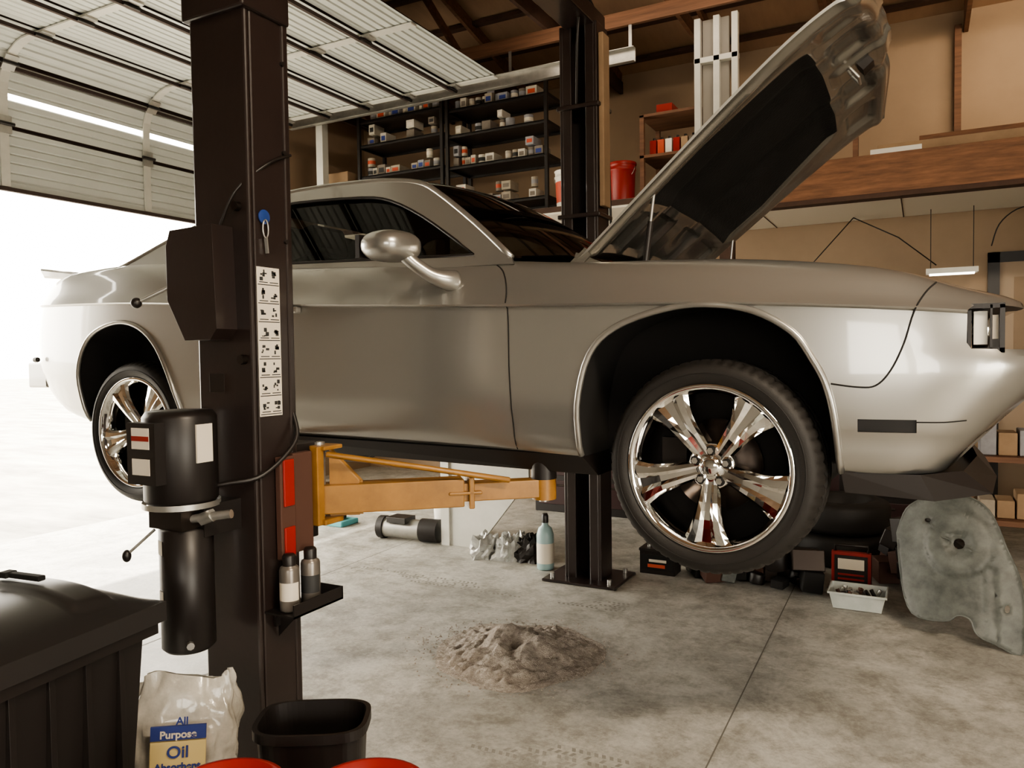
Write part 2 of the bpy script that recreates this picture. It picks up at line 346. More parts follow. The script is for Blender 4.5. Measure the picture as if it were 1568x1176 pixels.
for sg in (-1,1):
    t=M()
    xf=Matrix.Translation((-1.215,sg*1.04,2.035))@Matrix.Rotation(sg*.15,4,'Z')
    vs=[];fs=[];nu=28;nv=14
    s_=lambda q,e:math.copysign(abs(q)**e,q)
    for j in range(nv+1):
        a=pi*j/nv
        for i in range(nu):
            p=2*pi*i/nu
            vs.append((.10*s_(math.sin(a),.75)*s_(math.cos(p),.75),.115*s_(math.sin(a),.8)*s_(math.sin(p),.7),.062*s_(math.cos(a),.85)))
    for j in range(nv):
        for i in range(nu): fs.append((j*nu+i,j*nu+(i+1)%nu,(j+1)*nu+(i+1)%nu,(j+1)*nu+i))
    t.add(vs,fs,PAINT,True,xf); t.box((-.108,-.09,-.045),(-.085,.09,.045),BLK,xf)
    # arm: flattened sweep widening into the door
    A0=[(-1.17,1.02,2.005,.030),(-1.145,1.005,1.975,.028),(-1.12,.985,1.95,.028),(-1.095,.96,1.927,.030),(-1.07,.935,1.912,.034),(-1.05,.905,1.905,.040),(-1.035,.87,1.90,.046)]
    A1=smooth2(A0,3)
    t.tube([(x,sg*y,z) for x,y,z,r in A1],[r for x,y,z,r in A1],PAINT,20)
    t.fin('door_mirror',car)
t=M(); t.box((-1.98,-.955,1.80),(-1.80,-.92,1.83),PAINT); t.box((-1.98,.92,1.80),(-1.80,.955,1.83),PAINT); t.fin('door_handles',car,bevel=.008)
def wheel(nm,cx,cz,sg,steer=0,yo=.925):
    t=M(); o=(0,0,0); ax=(0,-sg,0)
    seg=240; S=1.018
    prof=[(.284,.012),(.295,.0),(.312,-.006),(.33,-.003),(.343,.006),(.352,.02),(.358,.036),(.361,.052),(.361,.074),(.353,.076),(.353,.086),(.361,.088),(.361,.117),(.353,.119),(.353,.129),(.361,.131),(.361,.162),(.358,.18),(.35,.2),(.33,.22),(.284,.222)]
    prof=[(r if r<.3 else r*S,h) for r,h in prof]
    def rm(j,i):
        if 5<=j<=8 and i%4==0: return -.007
        if 11<=j<=16 and (i+2*j)%6==0: return -.004
        return 0
    t.lathe(prof,o,ax,RUB,seg,rmod=rm)
    t.tube([(.322*math.cos(a),sg*.0065,.322*math.sin(a)) for a in [2*pi*i/72 for i in range(72)]],.0016,RUB,6,True)
    t.lathe([(.288,.014),(.287,.004),(.280,.000),(.270,.003),(.266,.014),(.258,.024),(.252,.05),(.243,.09),(.24,.21)],o,ax,CHR,96)
    rs=[.03,.06,.09,.12,.15,.18,.21,.235,.258]
    e1=Vector((1,0,0)); e2=Vector((0,0,1)); O=Vector(o); A=Vector(ax)
    for kk in range(5):
        th=math.radians(268+72*kk); d=e1*math.cos(th)+e2*math.sin(th); q=-e1*math.sin(th)+e2*math.cos(th)
        vs=[];fs=[]
        for r in rs:
            w=cr([(.03,.028),(.09,.036),(.15,.045),(.2,.057),(.258,.085)],r); a=cr([(.03,.05),(.07,.042),(.12,.028),(.2,.016),(.258,.016)],r)
            g=cr([(.05,0),(.12,.002),(.2,.009),(.258,.012)],r)
            for (tt,aa) in ((-w*1.12,a+.055),(-w,a+.014),(-w*.80,a+.002),(-w*.45,a-.002),(-w*.20,a+g),(w*.20,a+g),(w*.45,a-.002),(w*.80,a+.002),(w,a+.014),(w*1.12,a+.055)):
                vs.append(O+d*r+q*tt+A*aa)
        for i in range(len(rs)-1):
            for j in range(9): fs.append((i*10+j,i*10+j+1,(i+1)*10+j+1,(i+1)*10+j))
        t.add(vs,fs,CHR,False)
        th2=th+math.radians(36); d2=e1*math.cos(th2)+e2*math.sin(th2)
        p=O+d2*.056; t.cyl(p+A*.06,p+A*.034,.0115,CHR,6,smooth=False); t.cyl(p+A*.06,p+A*.046,.018,BLKM,16)
    t.lathe([(.0001,.030),(.026,.031),(.032,.036),(.034,.046),(.05,.046),(.076,.05),(.082,.06),(.084,.09)],o,ax,CHR,40)
    t.lathe([(.04,.11),(.16,.11),(.16,.13),(.04,.13)],o,ax,DISC,48)
    t.lathe([(.0001,.17),(.25,.17)],o,ax,BLKM,32)
    t.box((-.19,min(-sg*.09,-sg*.14),-.05),(-.10,max(-sg*.09,-sg*.14),.09),BLK)
    ob=t.fin(nm,car); ob.location=(cx,sg*yo,cz); ob.rotation_euler=(0,0,math.radians(steer)); return ob
wheel('front_wheel',-.015,1.212,-1,-4.5); wheel('front_wheel',-.015,1.212,1,-4.5)
wheel('rear_wheel',-2.965,1.232,-1); wheel('rear_wheel',-2.965,1.232,1)
# hood
ang=math.radians(40)
HX=Matrix.Translation((-.58,0,1.985))@Matrix.Rotation(-ang,4,'Y')
hw=lambda u:cr([(0,.715),(.3,.745),(.8,.785),(1.1,.80),(1.3,.785),(1.45,.74)],u)
def sstep(a,b_,x):
    x=max(0,min(1,(x-a)/(b_-a))); return x*x*(3-2*x)
def padlim(s):
    if s<.25: return .84
    return .84-.44*max(0,min(s,.80)-.45)
def wt(s,c):
    t0=c*2-1; a=abs(t0); p=padlim(s); r=a/.75*p if a<=.75 else p+(a-.75)/.25*(1-p)
    return math.copysign(r,t0)
def hp(s,tt):
    um=1.29+.12*(1-abs(tt)**2.6); u=s*um
    v=tt*hw(u)
    top=.055*(1-tt*tt)-.02*abs(tt)**8-.05*s**8 +.02*math.exp(-((abs(tt)-.33)/.08)**2)*sstep(.1,.2,s)
    return u,v,top
def topf(a,c):
    u,v,w=hp(a,wt(a,c)); return tuple(HX@Vector((u,v,w)))
def depth_(s,tt):
    at=abs(tt)
    d=.008+.035*sstep(.0,.05,s)*sstep(1,.94,at)*sstep(1.0,.965,s)
    inpad=sstep(.25,.30,s)*sstep(.79,.75,s)*sstep(padlim(s)+.03,padlim(s)-.02,at)
    d-=.02*inpad
    if s>.78:
        d-=.022*sstep(.82,.85,s)*sstep(.94,.91,s)*(sstep(.16,.20,at)*sstep(.52,.48,at)+.7*sstep(.62,.66,at)*sstep(.86,.82,at))
        d+=.018*sstep(.13,.08,at)*sstep(.80,.83,s)
        d+=.008*math.exp(-((s-.955)/.014)**2)
    if s<.25: d-=.022*sstep(.05,.07,s)*sstep(.22,.2,s)*(sstep(.1,.13,at)*sstep(.45,.42,at)+sstep(.52,.55,at)*sstep(.85,.82,at))
    return d
def botf(a,c):
    tt=wt(a,c); u,v,w=hp(a,tt); return tuple(HX@Vector((u*.995+.002,v*.994,w-depth_(a,tt))))
def padm(a,c):
    return PAD if (.25<a<.79 and abs(c*2-1)<.75) else PAINTD
h=M(); NU,NV=100,120
h.grid(topf,NU,NV,PAINT); h.grid(botf,NU,NV,PAINTD,matfn=padm)
def rim(f): return [f(i/NU,0) for i in range(NU+1)]+[f(1,j/NV) for j in range(1,NV+1)]+[f(1-i/NU,1) for i in range(1,NU+1)]+[f(0,1-j/NV) for j in range(1,NV)]
top=rim(topf);bot=rim(botf)
k=len(top); h.add(top+bot,[(i,(i+1)%k,k+(i+1)%k,k+i) for i in range(k)],PAINT)
h.box((1.24,-.04,-.06),(1.29,.04,-.0),BLK,HX); h.tube([HX@Vector(p) for p in [(1.21,-.05,-.02),(1.21,-.05,-.07),(1.21,.05,-.07),(1.21,.05,-.02)]],.006,STEEL)
h.fin('hood',car,weld=True,sharp=35)
t=M()
for sg in (-1,1):
    a=Vector((-.30,sg*.70,1.90)); bb=HX@Vector((.42,sg*.68,-.0)); t.cyl(a,a+(bb-a)*.55,.011,BLK,10); t.cyl(a+(bb-a)*.5,bb,.006,STEEL,10)
    t.bar((-.64,sg*.71,1.9),(-.52,sg*.71,2.0),.012,.04,PAINTD); t.bar(HX@Vector((.0,sg*.70,-.0)),(-.45,sg*.71,1.93),.012,.035,PAINTD)
t.fin('hood_hinges_and_struts',car)
# ================================================================= LIFT
lift=empty('two_post_car_lift')
t=M()
t.box((-1.56,-1.68,0),(-1.305,-1.66,2.77),POST); t.box((-1.56,-1.66,0),(-1.54,-1.50,2.77),POST); t.box((-1.325,-1.66,0),(-1.305,-1.50,2.77),POST)
t.box((-1.325,-1.52,0),(-1.30,-1.49,2.77),POST); t.box((-1.56,-1.52,0),(-1.48,-1.495,2.77),POST)
t.box((-1.575,-1.70,2.73),(-1.29,-1.49,3.9),POST)
t.box((-1.68,-1.73,0),(-1.18,-1.38,.02),POST)
t.box((-1.62,1.66,0),(-1.34,1.69,3.88),POST); t.box((-1.62,1.48,0),(-1.59,1.68,3.88),POST); t.box((-1.37,1.48,0),(-1.34,1.68,3.88),POST)
t.box((-1.60,1.48,0),(-1.53,1.50,3.88),POST); t.box((-1.43,1.48,0),(-1.36,1.50,3.88),POST)
t.box((-1.75,1.36,0),(-1.2,1.80,.02),POST); t.box((-1.64,1.46,3.3),(-1.32,1.71,3.33),POST); t.box((-1.64,1.46,2.55),(-1.32,1.71,2.58),POST)
t.box((-1.58,1.52,1.0),(-1.38,1.64,1.9),BLKM)
t.box((-1.338,1.50,2.62),(-1.30,1.62,3.80),CARD); t.box((-1.47,1.60,.1),(-1.455,1.615,3.7),STEEL)  # pale strip on far post puts its side face's reflected light into colour
for x in (-1.69,-1.26):
    for y in (1.42,1.74): t.cyl((x,y,.02),(x,y,.055),.018,STEEL,6)
t.box((-1.58,-1.7,3.86),(-1.36,1.70,3.98),POST)
t.tube(smooth2([(-1.50,1.5,3.3),(-1.42,1.35,3.8),(-1.40,1.45,4.05),(-1.36,1.66,3.7),(-1.33,1.70,2.5)],5),.01,BLK)
t.fin('columns',lift,bevel=.008)
t=M()
P=[(-1.60,1.98),(-1.58,2.03),(-1.38,2.035),(-1.37,1.70),(-1.40,1.665),(-1.52,1.665),(-1.60,1.80)]
k=len(P); t.add([(x,-1.765,z) for x,z in P]+[(x,-1.68,z) for x,z in P],[tuple(range(k))]+[(i,(i+1)%k,k+(i+1)%k,k+i) for i in range(k)],POST)
t.cyl((-1.59,-1.73,1.86),(-1.69,-1.80,1.80),.007,STEEL,8); t.ellips((-1.70,-1.807,1.794),(.018,.018,.018),BLK)
t.box((-1.305,-1.655,1.41),(-1.302,-1.555,1.905),LABEL)
for r in range(8):
    z=1.415+r*.0615
    t.box((-1.3025,-1.652,z),(-1.3012,-1.558,z+.003),INK)
    for c in (0,1):
        y=-1.65+c*.047
        t.box((-1.3025,y+.004,z+.008),(-1.3012,y+.042,z+.011),INK)
        for q in range(5):
            yy=y+random.uniform(.006,.028); zz=z+random.uniform(.014,.042)
            t.box((-1.3025,yy,zz),(-1.3012,yy+random.uniform(.005,.015),zz+random.uniform(.003,.014)),INK)
t.box((-1.505,-1.683,1.49),(-1.435,-1.680,1.555),DISC)
for x,z in ((-1.34,1.60),(-1.35,2.1)): t.cyl((x,-1.70,z),(x,-1.68,z),.016,DISC,8)
for z in (.9,1.2,2.0,2.3,2.6): t.cyl((-1.305,-1.52,z),(-1.296,-1.52,z),.008,BLK,8)
t.lathe([(.001,0),(.024,0),(.024,.006),(.001,.006)],(-1.302,-1.62,2.07),(1,0,0),mat('blue_tag',(.02,.05,.2),.4),18)
t.tube([(-1.293,-1.62+.012*math.sin(a),2.03+.03*math.cos(a)) for a in [2*pi*i/16 for i in range(16)]],.003,STEEL,6,True)
t.bar((-1.293,-1.62,2.0),(-1.293,-1.615,1.95),.014,.004,STEEL)
t.tube(smooth2([(-1.31,-1.50,1.42),(-1.27,-1.53,1.32),(-1.29,-1.66,1.22),(-1.36,-1.75,1.20),(-1.42,-1.78,1.19)],6),.008,BLK)
t.tube(smooth2([(-1.30,-1.49,2.3),(-1.29,-1.6,2.25),(-1.35,-1.69,2.15),(-1.42,-1.70,2.03)],6),.005,BLK)
t.fin('controls',lift,bevel=.003)
t=M()
c=(-1.475,-1.83)
t.lathe([(.001,0),(.085,.0),(.105,.02),(.112,.03),(.112,.29),(.10,.31),(.001,.315)],(c[0],c[1],1.13),(0,0,1),BLK,36)
t.box((c[0]-.075,c[1]-.135,1.22),(c[0]+.055,c[1]-.08,1.41),BLK)
t.box((c[0]-.05,c[1]-.137,1.33),(c[0]+.03,c[1]-.134,1.395),LABEL); t.box((c[0]-.05,c[1]-.138,1.355),(c[0]+.03,c[1]-.1365,1.37),RED)
t.box((c[0]-.05,c[1]-.137,1.25),(c[0]+.03,c[1]-.134,1.30),LABEL)
t.box((c[0]+.100,c[1]-.03,1.28),(c[0]+.1135,c[1]+.03,1.40),LABEL)
t.box((c[0]-.07,c[1]-.07,1.07),(c[0]+.08,c[1]+.07,1.13),DISC); t.box((c[0]-.1,c[1]+.0,1.04),(c[0]+.1,-1.68,1.14),BLK)
t.lathe([(.118,0),(.118,.018)],(c[0],c[1],1.135),(0,0,1),STEEL,30)
t.cyl((c[0]+.06,c[1]-.03,1.10),(c[0]+.20,c[1]+.02,1.12),.014,STEEL,10); t.cyl((c[0]+.10,c[1]-.01,1.10),(c[0]+.14,c[1]+.0,1.115),.022,STEEL,6)
t.cyl((c[0]-.07,c[1]-.05,1.06),(c[0]-.13,c[1]-.10,.99),.005,STEEL,8); t.ellips((c[0]-.135,c[1]-.105,.98),(.014,.014,.02),BLK)
t.lathe([(.001,0),(.07,.0),(.082,.012),(.082,.39),(.06,.40),(.001,.40)],(c[0]+.015,c[1],.675),(0,0,1),BLK,36)
for z in (.83,.99):
    an=[-2.2+.1*i for i in range(6)]
    vs=[(c[0]+.015+.0832*math.cos(a),c[1]+.0832*math.sin(a),zz) for a in an for zz in (z,z+.045)]
    t.add(vs,[(2*i,2*i+1,2*i+3,2*i+2) for i in range(5)],LABEL)
t.cyl((c[0]+.08,c[1]-.05,.71),(c[0]+.095,c[1]-.06,.71),.012,STEEL,8)
t.fin('power_unit',lift)
def arms(sy,nm):
    t=M(); Y=lambda y:y*sy
    def bx(x0,y0,z0,x1,y1,z1,m): t.box((x0,min(Y(y0),Y(y1)),z0),(x1,max(Y(y0),Y(y1)),z1),m)
    bx(-1.53,1.36,.95,-1.33,1.50,1.30,BLK)
    bx(-1.30,1.53,.92,-1.275,1.60,1.27,BRN); bx(-1.276,1.54,.93,-1.268,1.59,1.03,RED); bx(-1.276,1.54,1.10,-1.268,1.59,1.26,RED); bx(-1.31,1.44,.93,-1.28,1.535,1.275,BRN)
    bx(-1.38,1.30,1.27,-1.26,1.40,1.285,ORG); bx(-1.38,1.30,1.00,-1.26,1.40,1.02,ORG); bx(-1.31,1.385,1.0,-1.275,1.42,1.285,ORG)
    t.cyl((-1.33,Y(1.35),.99),(-1.33,Y(1.35),1.295),.022,STEEL,16)
    t.add([(-1.30,Y(1.33),1.02),(-1.30,Y(1.33),1.27),(-1.21,Y(1.27),1.15),(-1.21,Y(1.27),1.02),(-1.30,Y(1.31),1.02),(-1.30,Y(1.31),1.27),(-1.21,Y(1.25),1.15),(-1.21,Y(1.25),1.02)],[(0,1,2,3),(4,5,6,7),(1,2,6,5)],ORG)
    for xe in (-.68,-2.25):
        a=Vector((-1.33 if xe>-1.4 else -1.53,Y(1.34),1.085)); e=Vector((xe,Y(.80),1.085)); d=e-a
        t.bar(a,a+d*.62,.10,.105,ORG); t.bar(a+d*.55,a+d*.70,.115,.012,ORG); t.bar(a+d*.5,e,.075,.07,ORG); t.bar(a+d*.64,a+d*.665,.115,.12,ORG)
        t.cyl(e+Vector((0,0,-.055)),e+Vector((0,0,.07)),.02,STEEL,12); t.cyl(e+Vector((0,0,.035)),e+Vector((0,0,.11)),.05,BLK,20); t.cyl(e+Vector((0,0,-.045)),e+Vector((0,0,.036)),.048,ORG,20)
    t.tube([(-1.27,Y(1.38),1.255),(-1.0,Y(1.15),1.19),(-.75,Y(.95),1.13)],.011,ORG)
    t.fin(nm,lift,bevel=.004)
arms(-1,'arms_near_column'); arms(1,'arms_opposite_column')
t=M(); t.box((-1.30,-1.66,.755),(-1.17,-1.42,.762),BLK); t.box((-1.175,-1.66,.755),(-1.17,-1.42,.80),BLK); t.box((-1.30,-1.425,.755),(-1.17,-1.42,.80),BLK); t.box((-1.30,-1.62,.70),(-1.29,-1.46,.76),BLK)
t.add([(-1.30,-1.60,.755),(-1.30,-1.60,.66),(-1.20,-1.60,.755)],[(0,1,2)],BLK)
t.fin('spray_can_shelf',lift)
GCAN=mat('can_grey',(.20,.18,.16),.3,.5)
for i,(y,mm) in enumerate(((-1.61,GCAN),(-1.51,GCAN))):
    q=M(); o=(-1.235,y,.763)
    q.lathe([(.001,0),(.032,0),(.033,.005),(.033,.135),(.030,.145),(.018,.153),(.018,.156)],o,(0,0,1),mm,24)
    q.lathe([(.022,.150),(.0225,.18),(.018,.188),(.001,.189)],o,(0,0,1),BLK,20)
    vs=[(o[0]+.0335*math.cos(a),o[1]+.0335*math.sin(a),zz) for a in [-2.2+.3*j for j in range(9)] for zz in (.80,.86)]
    q.add(vs,[(2*j,2*j+1,2*j+3,2*j+2) for j in range(8)],LABEL if i==0 else INK,True)
    q.fin('spray_can')
# ================================================================= ROOM
t=M(); t.add([(-6.6,-7,0),(5,-7,0),(5,5.6,0),(-6.6,5.6,0)],[(0,1,2,3)],CONC); t.fin('floor')
t=M(); t.add([(-80,-70,-.03),(-6.6,-70,-.03),(-6.6,80,-.03),(-80,80,-.03)],[(0,1,2,3)],ASPH); t.add([(5.1,-30,-.03),(40,-30,-.03),(40,30,-.03),(5.1,30,-.03)],[(0,1,2,3)],ASPH); t.fin('ground_outside')
t=M()
JT=mat('floor_joint_grey',(.16,.15,.13),.9)
t.add([(-.175,5.4,.001),(-.169,5.4,.001),(-.03,-6.9,.001),(-.037,-6.9,.001)],[(0,1,2,3)],JT)
t.add([(-3.10,-6.9,.001),(-3.094,-6.9,.001),(-3.38,5.4,.001),(-3.386,5.4,.001)],[(0,1,2,3)],JT)
t.fin('floor_control_joints')
t=M(); random.seed(12)
for y0,xa,xb in ((-.83,-2.6,-.2),(1.0,-3.2,-1.0)):
    for row in range(5):
        x=xa
        while x<xb:
            if random.random()<.7:
                y=y0+row*.036+.05*math.sin(x*.6); sl=.010*(1 if row%2 else -1)
                if noise.noise(Vector((x*1.5,y*3,y0)))>-.08: t.add([(x,y,.0012),(x+.016,y,.0012),(x+.016+sl,y+.026,.0012),(x+sl,y+.026,.0012)],[(0,1,2,3)],TRACK)
            x+=.032
t.fin('tyre_tracks')
def wallq(nm,boxes,m=WALL):
    t=M()
    for lo,hi in boxes: t.box(lo,hi,m)
    return t.fin(nm)
wallq('wall_back',[((-6.6,5.5,0),(5,5.6,6.5))])
wallq('wall_right',[((5,-7,0),(5.1,-6.2,6.5)),((5,-3.0,0),(5.1,5.6,6.5)),((5,-6.2,2.6),(5.1,-3.0,6.5))],WALLG)  # unseen door opening added to let in sky light and reflections
wallq('wall_front',[((-6.6,-7.1,0),(.6,-7,6.5)),((3.4,-7.1,0),(5,-7,6.5)),((.6,-7.1,0),(3.4,-7,1.5)),((.6,-7.1,2.6),(3.4,-7,6.5)),((1.9,-7.1,1.5),(2.1,-7,2.6))],WALLG)
wallq('wall_left',[((-6.65,3.32,0),(-6.55,5.5,6.5)),((-6.65,-7,0),(-6.55,-2.5,6.5)),((-6.65,-2.5,4.25),(-6.55,3.32,6.5))])
t=M(); t.add([(-6.6,-7,5.9),(5,-7,5.9),(5,-.8,6.4),(-6.6,-.8,6.4)],[(0,1,2,3)],CEIL); t.add([(-6.6,-.8,6.4),(5,-.8,6.4),(5,5.6,4.95),(-6.6,5.6,4.95)],[(0,1,2,3)],CEIL); t.fin('ceiling')
t=M()
for i in range(10):
    x=-6.2+i*1.2
    t.box((x-.02,-6.95,4.75),(x+.02,5.49,4.89),WOODD if x<-2.5 else WOOD)
    t.bar((x,5.45,4.93),(x,-.8,6.31),.04,.14,WOOD)
    for y in (3.8,2.0,.2):
        zt=4.95+(5.6-y)*.2266-.05; t.bar((x,y,4.82),(x,y-.9,zt),.035,.09,WOOD)
for i in range(14):
    y=5.2-i*.6
    if y>-.8: t.box((-6.5,y-.045,4.95+(5.6-y)*.2266-.05),(4.9,y+.045,4.95+(5.6-y)*.2266-.01),WOODD)
t.box((-6.5,3.35,4.62),(4.9,3.39,4.75),WOOD); t.box((-6.5,1.4,4.66),(4.9,1.44,4.75),WOODD)
t.fin('roof_trusses')
def path(s):
    if s<.8: return (-6.45,3.12+s,(1,0))
    r=.43; a=(s-.8)/r
    if a<pi/2: return (-6.45+r-r*math.cos(a),3.92+r*math.sin(a),(math.cos(a),-math.sin(a)))
    return (-6.45+r+(s-.8-r*pi/2),4.35,(0,-1))
Ltot=.8+.43*pi/2+2.96
sect=.56
t=M()
s=0; pr=[]
while s<Ltot:
    q=(s%sect)/sect; g=(q*7)%1
    off=0 if g<.82 else -.012
    if q>.955 : off=-.03
    pr.append((s,off)); s+=.0125
vs=[]
for s,off in pr:
    x,z,nn=path(s); vs+=[(x+nn[0]*off,-2.45,z+nn[1]*off),(x+nn[0]*off,3.25,z+nn[1]*off)]
fa=[];fb=[]
for i in range(len(pr)-1):
    if .775<pr[i][0]<.83: continue
    (fb if pr[i][1]<-.02 or pr[i+1][1]<-.02 else fa).append((2*i,2*i+1,2*i+3,2*i+2))
t.add(vs,fa,DOORP)
t.add(vs,fb,DOORG)
for y in (-2.40,-1.0,.42,1.82,3.2):
    s=.02
    while s<Ltot-.05:
        x0,z0,n0=path(s); x1,z1,n1=path(min(s+.1,Ltot)); t.bar((x0+n0[0]*.015,y,z0+n0[1]*.015),(x1+n1[0]*.015,y,z1+n1[1]*.015),.075,.014,WHTM,up=(n0[0],0,n0[1])); s+=.1
    k=1
    while k*sect<Ltot:
        x0,z0,n0=path(k*sect); x1,z1,n1=path(k*sect-.08); xa,za,na=path(min(Ltot,k*sect+.07))
        t.bar((x1+n1[0]*.03,y,z1+n1[1]*.03),(xa+na[0]*.03,y,za+na[1]*.03),.11,.02,STEEL,up=(n0[0],0,n0[1]))
        t.cyl((x0+n0[0]*.05,y-.07,z0+n0[1]*.05),(x0+n0[0]*.05,y+.07,z0+n0[1]*.05),.016,BLK,8)
        k+=1
t.box((-6.46,-2.45,3.10),(-6.42,3.25,3.135),DOORG)
for k in range(2,8):
    x0,z0,n0=path(k*sect-.03); t.box((x0-.014,-2.45,z0+n0[1]*.03-.03),(x0+.014,3.25,z0+n0[1]*.03),DOORG)  # dark strips: shading of the reinforcement struts put into colour at the joints
for yy in (3.30,-2.53):
    t.box((-5.9,yy,4.27),(-1.7,yy+.06,4.275),STEEL); t.box((-5.9,yy+.055,4.27),(-1.7,yy+.06,4.40),STEEL); t.box((-5.9,yy,4.395),(-1.7,yy+.06,4.40),STEEL)
    t.box((-6.46,yy,0),(-6.40,yy+.05,3.9),STEEL)
    t.tube([(-6.43+.45-.45*math.cos(a),yy+.03,3.9+.43*math.sin(a)) for a in [pi/2*i/8 for i in range(9)]],.03,STEEL)
    for x in (-4.6,-3.0,-1.75): t.box((x-.015,yy+.06,4.3),(x+.015,yy+.066,4.62),STEEL)
t.fin('sectional_garage_door')
t=M()
t.box((-6.5,3.4,3.0),(-1.1,3.46,3.05),WOODD); t.box((-6.5,3.42,2.98),(4.9,5.48,3.055),LOFTW)
t.box((-1.1,3.36,2.86),(4.9,3.42,3.17),OSB); t.box((-1.1,3.35,2.82),(4.9,3.48,2.86),WOODD)
for i in range(5): t.box((-.8+i*1.25,3.48,2.975),(-.79+i*1.25,5.48,2.979),WOODD)
for x in (-6.2,-3.9,-.9,2.2,4.6): t.box((x-.06,3.42,0),(x+.06,3.52,2.98),WOODD)
t.fin('storage_loft',bevel=.004)
def wire_shelf(x0,x1,y0,y1,z0,z1,levels,nm):
    t=M()
    for x in (x0,x1):
        for y in (y0,y1): t.box((x-.018,y-.018,z0),(x+.018,y+.018,z1),BLK)
    for z in levels:
        t.box((x0,y0,z-.035),(x1,y0+.02,z),BLK); t.box((x0,y1-.02,z-.035),(x1,y1,z),BLK); t.box((x0,y0,z-.012),(x1,y1,z-.004),BLK)
        t.box((x0-.01,y0,z-.035),(x0+.01,y1,z),BLK); t.box((x1-.01,y0,z-.035),(x1+.01,y1,z),BLK)
    return t.fin(nm)
wire_shelf(-5.20,-4.05,3.72,4.2,3.06,4.42,(3.25,3.72,4.08,4.36),'metal_shelving'); wire_shelf(-3.98,-2.78,3.72,4.2,3.06,4.42,(3.25,3.68,4.02,4.30),'metal_shelving')
BOXM=[mat('box_%d'%i,c,.6,var=.2,scale=20) for i,c in enumerate([(.5,.46,.38),(.38,.33,.26),(.62,.58,.5),(.2,.17,.14),(.5,.46,.4),(.3,.3,.32)])]
t=M(); random.seed(5)
for (x0,x1,z,dens_) in ((-5.15,-4.1,3.72,.9),(-5.15,-4.1,4.08,.4),(-5.1,-4.1,4.36,.85),(-3.93,-2.84,3.68,.95),(-3.93,-2.84,4.30,.95),(-3.9,-2.9,4.02,.4),(-3.9,-2.9,3.25,.6)):
    x=x0
    while x<x1-.08:
        w=random.uniform(.06,.14)
        if random.random()<dens_:
            for lay in range(random.choice((1,1,2))):
                hh=random.uniform(.07,.12); m=random.choice(BOXM); zz=z+lay*.12
                if random.random()<.6:
                    t.box((x,3.76,zz),(x+w*.9,3.95,zz+hh),m); t.box((x+w*.15,3.758,zz+hh*.25),(x+w*.75,3.7605,zz+hh*.7),random.choice([INK,REDF,INKB,LABEL,BOXM[3]]))
                else:
                    r=min(w*.42,.05); t.cyl((x+w*.45,3.82,zz),(x+w*.45,3.82,zz+.10),r,m,14); t.cyl((x+w*.45,3.82,zz+.03),(x+w*.45,3.82,zz+.07),r*1.01,random.choice([INK,REDF,LABEL,BOXM[5]]),14)
        x+=w
t.fin('shelf_parts_and_filters')
t=M(); t.box((-5.75,3.62,3.06),(-5.3,4.0,3.35),CARD); t.box((-5.72,3.66,3.36),(-5.32,3.95,3.62),CARD); t.box((-5.68,3.68,3.63),(-5.35,3.95,3.80),CARD); t.fin('cardboard_boxes',bevel=.004)
t=M(); t.box((-5.63,3.46,3.065),(-5.53,3.56,4.34),WHTM); t.box((-5.66,3.44,3.06),(-5.50,3.58,3.09),WHTM); t.fin('white_steel_pole',bevel=.004)
def bucket(nm,x,y,z,r,h,m,lid=None,label=None):
    t=M(); t.lathe([(.001,0),(r*.86,0),(r*.88,.01),(r*.97,h*.80),(r*1.03,h*.81),(r*1.03,h*.84),(r*.98,h*.85),(r,h*.97),(r*1.04,h*.975),(r*1.04,h)],(x,y,z),(0,0,1),m,40)
    if lid: t.lathe([(r*1.05,h*.95),(r*1.06,h*1.0),(r*1.03,h*1.02),(r*.95,h*1.02),(r*.92,h*1.0),(.001,h*1.0)],(x,y,z),(0,0,1),lid,40)
    else: t.lathe([(r*1.0,h),(r*.96,h),(r*.84,.02),(.001,.02)],(x,y,z),(0,0,1),m,40)
    if label: t.lathe([(r*.895,h*.15),(r*.965,h*.7)],(x,y,z),(0,0,1),label,40)
    t.tube([(x+r*1.04*math.cos(a),y-r*.2-r*.35*math.sin(a),z+h*.88-h*.35*math.sin(a)) for a in [pi*i/14 for i in range(15)]],.004,STEEL,6)
    return t.fin(nm)
bucket('plastic_bucket',-2.50,3.62,3.058,.13,.37,WHT,None,REDF); bucket('plastic_bucket',-1.93,3.62,3.058,.13,.37,RED,RED)
t=M()
for x in (-1.72,-1.18):
    for y in (3.6,4.1): t.box((x-.02,y-.02,3.06),(x+.02,y+.02,3.85),WOOD)
for z in (3.12,3.45,3.83): t.box((-1.74,3.58,z),(-1.16,4.12,z+.025),WOOD)
t.fin('wooden_shelf')
t=M()
for i in range(7):
    x=-1.66+i*.075; z=3.477; m=[RED,REDF,WHT,RED,CARD,BOXM[3],RED][i]; t.box((x,3.64,z),(x+.06,3.74,z+.14),m); t.cyl((x+.03,3.69,z+.14),(x+.03,3.69,z+.17),.014,BLK,10)
for i in range(5):
    x=-1.66+i*.1; m=[CARD,RED,BOXM[2],CARD,RED][i]; t.box((x,3.64,3.147),(x+.085,3.8,3.27),m)
t.box((-1.6,3.66,3.857),(-1.45,3.9,3.95),RED)
t.fin('oil_bottles')
t=M()
for x in (-1.17,-1.0,-.84): t.box((x-.028,3.5,3.065),(x+.028,3.56,4.6),WHTM)
t.box((-1.2,3.5,4.2),(-.81,3.57,4.25),WHTM); t.box((-1.2,3.5,3.5),(-.81,3.57,3.54),WHTM); t.box((-1.14,3.57,3.065),(-.9,3.6,4.6),mat('sheet_grey',(.3,.28,.25),.5))
t.fin('white_frame_panels',bevel=.004)
